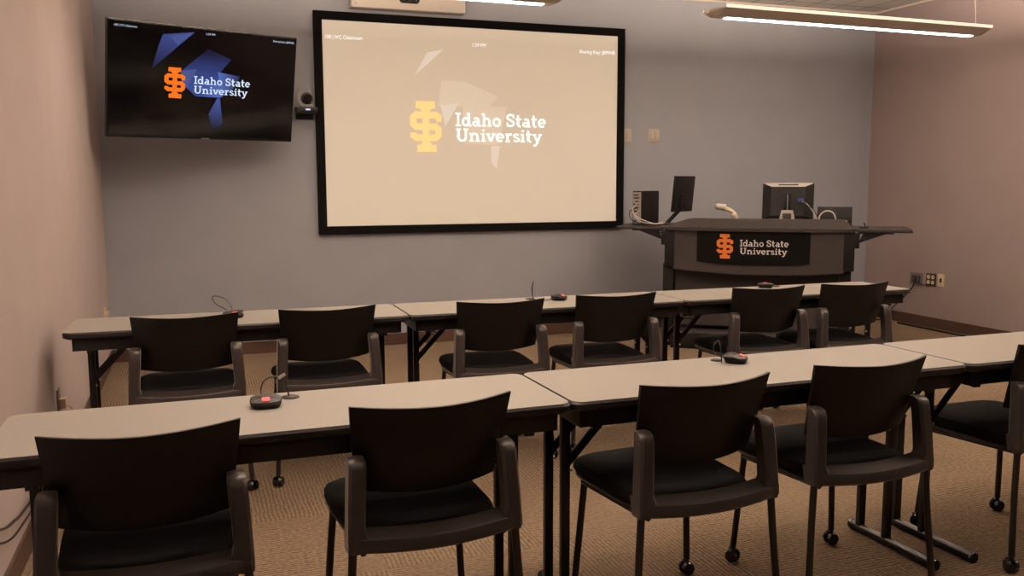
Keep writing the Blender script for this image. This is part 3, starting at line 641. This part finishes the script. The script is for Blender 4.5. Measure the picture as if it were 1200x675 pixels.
# ---------------------------------------------------------------- chairs
def make_chair():
    t = thing('stacking_chair', 'x', 'chair')
    # seat cushion
    mb = MB(); rings = []
    def outline(k, z, dz=0):
        P = []
        n = 40
        for j in range(n):
            a = 2*pi*j/n; c, s_ = math.cos(a), math.sin(a)
            ex = 5.0
            x = math.copysign(abs(c)**(2/ex), c); y = math.copysign(abs(s_)**(2/ex), s_)
            w = .219+.010*y
            P.append((x*w*k, .072+y*.250*k, z-(max(0, y)**4)*dz))
        return P
    for k, z, dz in ((.80, .405, .008), (.97, .408, .009), (1.0, .420, .010), (1.0, .434, .012), (.97, .448, .013), (.88, .456, .006), (.5, .456, .004), (.15, .455, 0)): rings.append(outline(k, z, dz))
    mb.loft(rings); bmesh.ops.translate(mb.bm, vec=(0, 0, .022), verts=mb.bm.verts); mb.obj('seat', 'fabric', t)
    mb = MB(); mb.loft([outline(.78, .392, .012), outline(.96, .394, .014), outline(.985, .404, .014), outline(.8, .406, .012)]); bmesh.ops.translate(mb.bm, vec=(0, 0, .022), verts=mb.bm.verts); mb.obj('seat_shell', 'plastic', t)
    # rear frame: curved beam
    mb = MB(); R_ = []
    n = 20; hw = .243
    for i in range(n+1):
        x = -hw+2*hw*i/n; u = x/hw; y = -.246+.026*u*u; z = .012*(u*u)
        R_.append([(x, y+.006, .424+z), (x, y, .430+z), (x, y+.0005, .459+z), (x, y+.003, .4625+z), (x, y+.056, .478+z), (x, y+.060, .474+z), (x, y+.05, .43+z)])
    mb.loft(R_); bm_ = mb.obj('rear_beam', 'plastic', t)
    for s in (-1, 1):
        mb = MB(); R_ = []
        for z, y0, y1, xo, xi in ((.432, -.222, -.165, .2425, .205), (.440, -.225, -.165, .2435, .196), (.470, -.225, -.165, .2435, .186), (.495, -.223, -.165, .2425, .196), (.55, -.218, -.162, .240, .194), (.62, -.211, -.158, .236, .189), (.650, -.207, -.155, .234, .187), (.667, -.199, -.152, .233, .187), (.675, -.184, -.150, .230, .189)):
            ym = (y0+y1)/2; c = .008
            R_.append([(s*xi, y0+c, z), (s*(xi+c), y0, z), (s*(xo-c), y0, z), (s*xo, y0+c, z), (s*xo, y1-c, z), (s*(xo-c), y1, z), (s*(xi+c), y1, z), (s*xi, y1-c, z)])
        mb.loft(R_); mb.obj('side_upright', 'plastic', t)
    # back panel, curved around the sitter
    mb = MB(); nx, nz = 20, 8; th = .011
    def bp(u, v, k):
        hw_ = .197+.028*v**.8
        z = .556+.258*v+.013*(1-v)*(u*u)-.014*v*(1-abs(u)**1.5)*.6
        r = .022
        if v > .93 and abs(u) > .93: z -= 0
        y = -.160-.082*v+.058*u*u*(.75+.25*v)
        return (u*hw_, y+k*th, z)
    F = [[mb.bm.verts.new(bp(-1+2*i/nx, j/nz, 0)) for i in range(nx+1)] for j in range(nz+1)]
    Bk = [[mb.bm.verts.new(bp(-1+2*i/nx, j/nz, 1)) for i in range(nx+1)] for j in range(nz+1)]
    for j in range(nz):
        for i in range(nx):
            mb.bm.faces.new((F[j][i], F[j][i+1], F[j+1][i+1], F[j+1][i])); mb.bm.faces.new((Bk[j][i], Bk[j+1][i], Bk[j+1][i+1], Bk[j][i+1]))
    for i in range(nx):
        mb.bm.faces.new((F[0][i], Bk[0][i], Bk[0][i+1], F[0][i+1])); mb.bm.faces.new((F[nz][i], F[nz][i+1], Bk[nz][i+1], Bk[nz][i]))
    for j in range(nz):
        mb.bm.faces.new((F[j][0], F[j+1][0], Bk[j+1][0], Bk[j][0])); mb.bm.faces.new((F[j][nx], Bk[j][nx], Bk[j+1][nx], F[j+1][nx]))
    mb.obj('backrest', 'back_plastic', t)
    # legs and casters
    for s in (-1, 1):
        for k, (a, b_) in enumerate((((s*.228, -.200, .440), (s*.255, -.225, .058)), ((s*.195, .215, .415), (s*.222, .232, .058)))):
            lg_ = MB().tube(smooth_path([a, ((a[0]*.6+b_[0]*.4), a[1]*.7+b_[1]*.3, .28), b_], 5), .0115, 12).obj('leg', 'leg', t)
            cx, cy = b_[0], b_[1]
            ct = MB().cyl((cx, cy, .066), (cx, cy, .045), .0085).box((cx, cy+.004, .040), (.012, .034, .020), bev=.004).obj('caster', 'rubber', t)
            ang = .5*s+k
            ux, uy = math.cos(ang), math.sin(ang)
            for d in (-1, 1):
                w = MB().cyl((cx+ux*d*.007, cy+uy*d*.007, .0245), (cx+ux*d*.020, cy+uy*d*.020, .0245), .0245, .0215, 24).obj('wheel', 'rubber', ct)
    # side rails below the seat
    for s in (-1, 1):
        MB().tube([(s*.198, -.19, .420), (s*.20, .22, .402)], .009, 8).obj('seat_rail', 'leg', t)
    return t
cproto = make_chair(); used = False
CH = [
 (-.139, 2.41, 1.0, 'near', 'dark plastic chair nearest the camera, cut off at the lower left'),
 (.572, 2.44, 3.0, 'near', 'dark stacking chair in the near row left of the joint between two tables'),
 (1.390, 2.40, 3.0, 'near', 'dark stacking chair in the near row just right of the joint between two tables'),
 (2.040, 2.45, 1.0, 'near', 'dark stacking chair in the near row, second from the right edge'),
 (2.940, 2.495, 2.0, 'near', 'dark stacking chair partly cut by the right edge of the view'),
 (-.051, 4.305, 0, 'far', 'dark stacking chair farthest left in the far row by the left wall'),
 (.566, 4.325, 2.0, 'far', 'dark stacking chair in the far row below the left edge of the projection screen'),
 (1.412, 4.275, -2, 'far', 'dark stacking chair in the far row beside the table joint under the screen centre'),
 (2.052, 4.30, -2, 'far', 'dark stacking chair in the far row in front of the right end of the screen'),
 (2.975, 4.28, -3, 'far', 'dark stacking chair in the far row in front of the lectern sign'),
 (3.543, 4.265, -2.5, 'far', 'dark stacking chair farthest right in the far row')]
for x, y, a, row, lab in CH:
    o = cproto if not used else copy_tree(cproto); used = True
    o.location = (x, y, 0); o.rotation_euler = (0, 0, math.radians(a)); o['label'] = lab
    o['group'] = 'chairs at the %s row of tables' % row

# ---------------------------------------------------------------- microphones, grommets and their leads on the tables
def mic(label, loc, rz, loop, disc, conn=False):
    t = thing('table_microphone', label, 'microphone', loc, rz)
    mb = MB(); R_ = []
    for z, k, sh in ((.0, .84, 0), (.004, .9, 0), (.016, 1.0, .0), (.024, .96, .002), (.029, .72, .006), (.030, .2, .008)):
        P = []
        for j in range(28):
            a = 2*pi*j/28; c, s_ = math.cos(a), math.sin(a)
            x = math.copysign(abs(c)**.55, c)*.045*k*(1-.10*(s_ < 0)*abs(s_)); y = math.copysign(abs(s_)**.55, s_)*.042*k+sh
            P.append((x, y, z*(1 if s_ > -.2 else .82)))
        R_.append(P)
    mb.loft(R_); mb.obj('housing', 'dark', t)
    o = MB().box((0, -.022, .0262), (.022, .017, .004), R=Matrix.Rotation(.35, 3, 'X'), bev=.0015).obj('mute_button', 'red', t); o['label'] = 'glowing red button'
    g = MB(); P = [Vector(p) for p in loop]; g.tube(smooth_path(P), .0022, 8)
    if g: g.obj('cable', 'cable', t)
    if conn:
        m_ = P[len(P)//2]; MB().cyl(Vector(m_)+Vector((-.0, 0, -.004)), Vector(m_)+Vector((.02, 0, .008)), .005, n=10).obj('connector', 'chrome', t)
    return t
def grommet(label, x, y, r=.028):
    o = MB().cyl((0, 0, 0), (0, 0, .003), r, r*.93, 28).cyl((0, 0, .003), (0, 0, .005), r*.8, r*.7, 28).obj('cable_grommet', 'dark'); o.location = (x, y, TZ)
    return tag(o, label, 'grommet')
mic('black microphone with a red button on the near left table', (.175, 2.600, TZ), -.05, [(-.005, .04, .015), (-.012, .06, .03), (-.005, .07, .055), (.015, .08, .068), (.04, .085, .066), (.055, .09, .05), (.066, .094, .02), (.068, .095, .004)], None, True)
grommet('round black cable grommet beside the microphone on the near left table', .252, 2.688)
mic('black microphone turned sideways with a red button on the near middle table', (1.800, 2.672, TZ), .9, [(-.01, .04, .015), (-.02, .07, .03), (-.03, .075, .06), (-.035, .06, .08), (-.045, .05, .06), (-.05, .045, .02), (-.05, .045, .004)], None)
grommet('black cable grommet behind the microphone on the near middle table', 1.752, 2.720, .022)
mic('low black microphone on the far middle table below the screen', (1.865, 4.455, TZ), .9, [(-.04, .02, .012), (-.06, .05, .006), (-.10, .09, .006), (-.125, .11, .02), (-.118, .12, .07), (-.125, .11, .11), (-.14, .11, .07), (-.132, .11, .02), (-.13, .11, .004)], None)
grommet('flat black cable grommet under a thin wire loop on the far middle table', 1.728, 4.540)
mic('black microphone partly hidden behind the leftmost far chair back', (.163, 4.415, TZ), .4, [(-.01, .04, .012), (.05, .12, .03), (.03, .16, .075), (-.01, .20, .085), (.0, .20, .05), (.06, .20, .01)], None)
grommet('flat black cable grommet on the far left table', .195, 4.63)
mic('black microphone at the back edge of the far right table', (3.25, 4.535, TZ), 2.6, [(-.02, -.035, .01), (-.03, -.06, .02), (-.06, -.075, .008)], None)
grommet('flat black cable grommet on the far right table', 3.345, 4.56, .026)
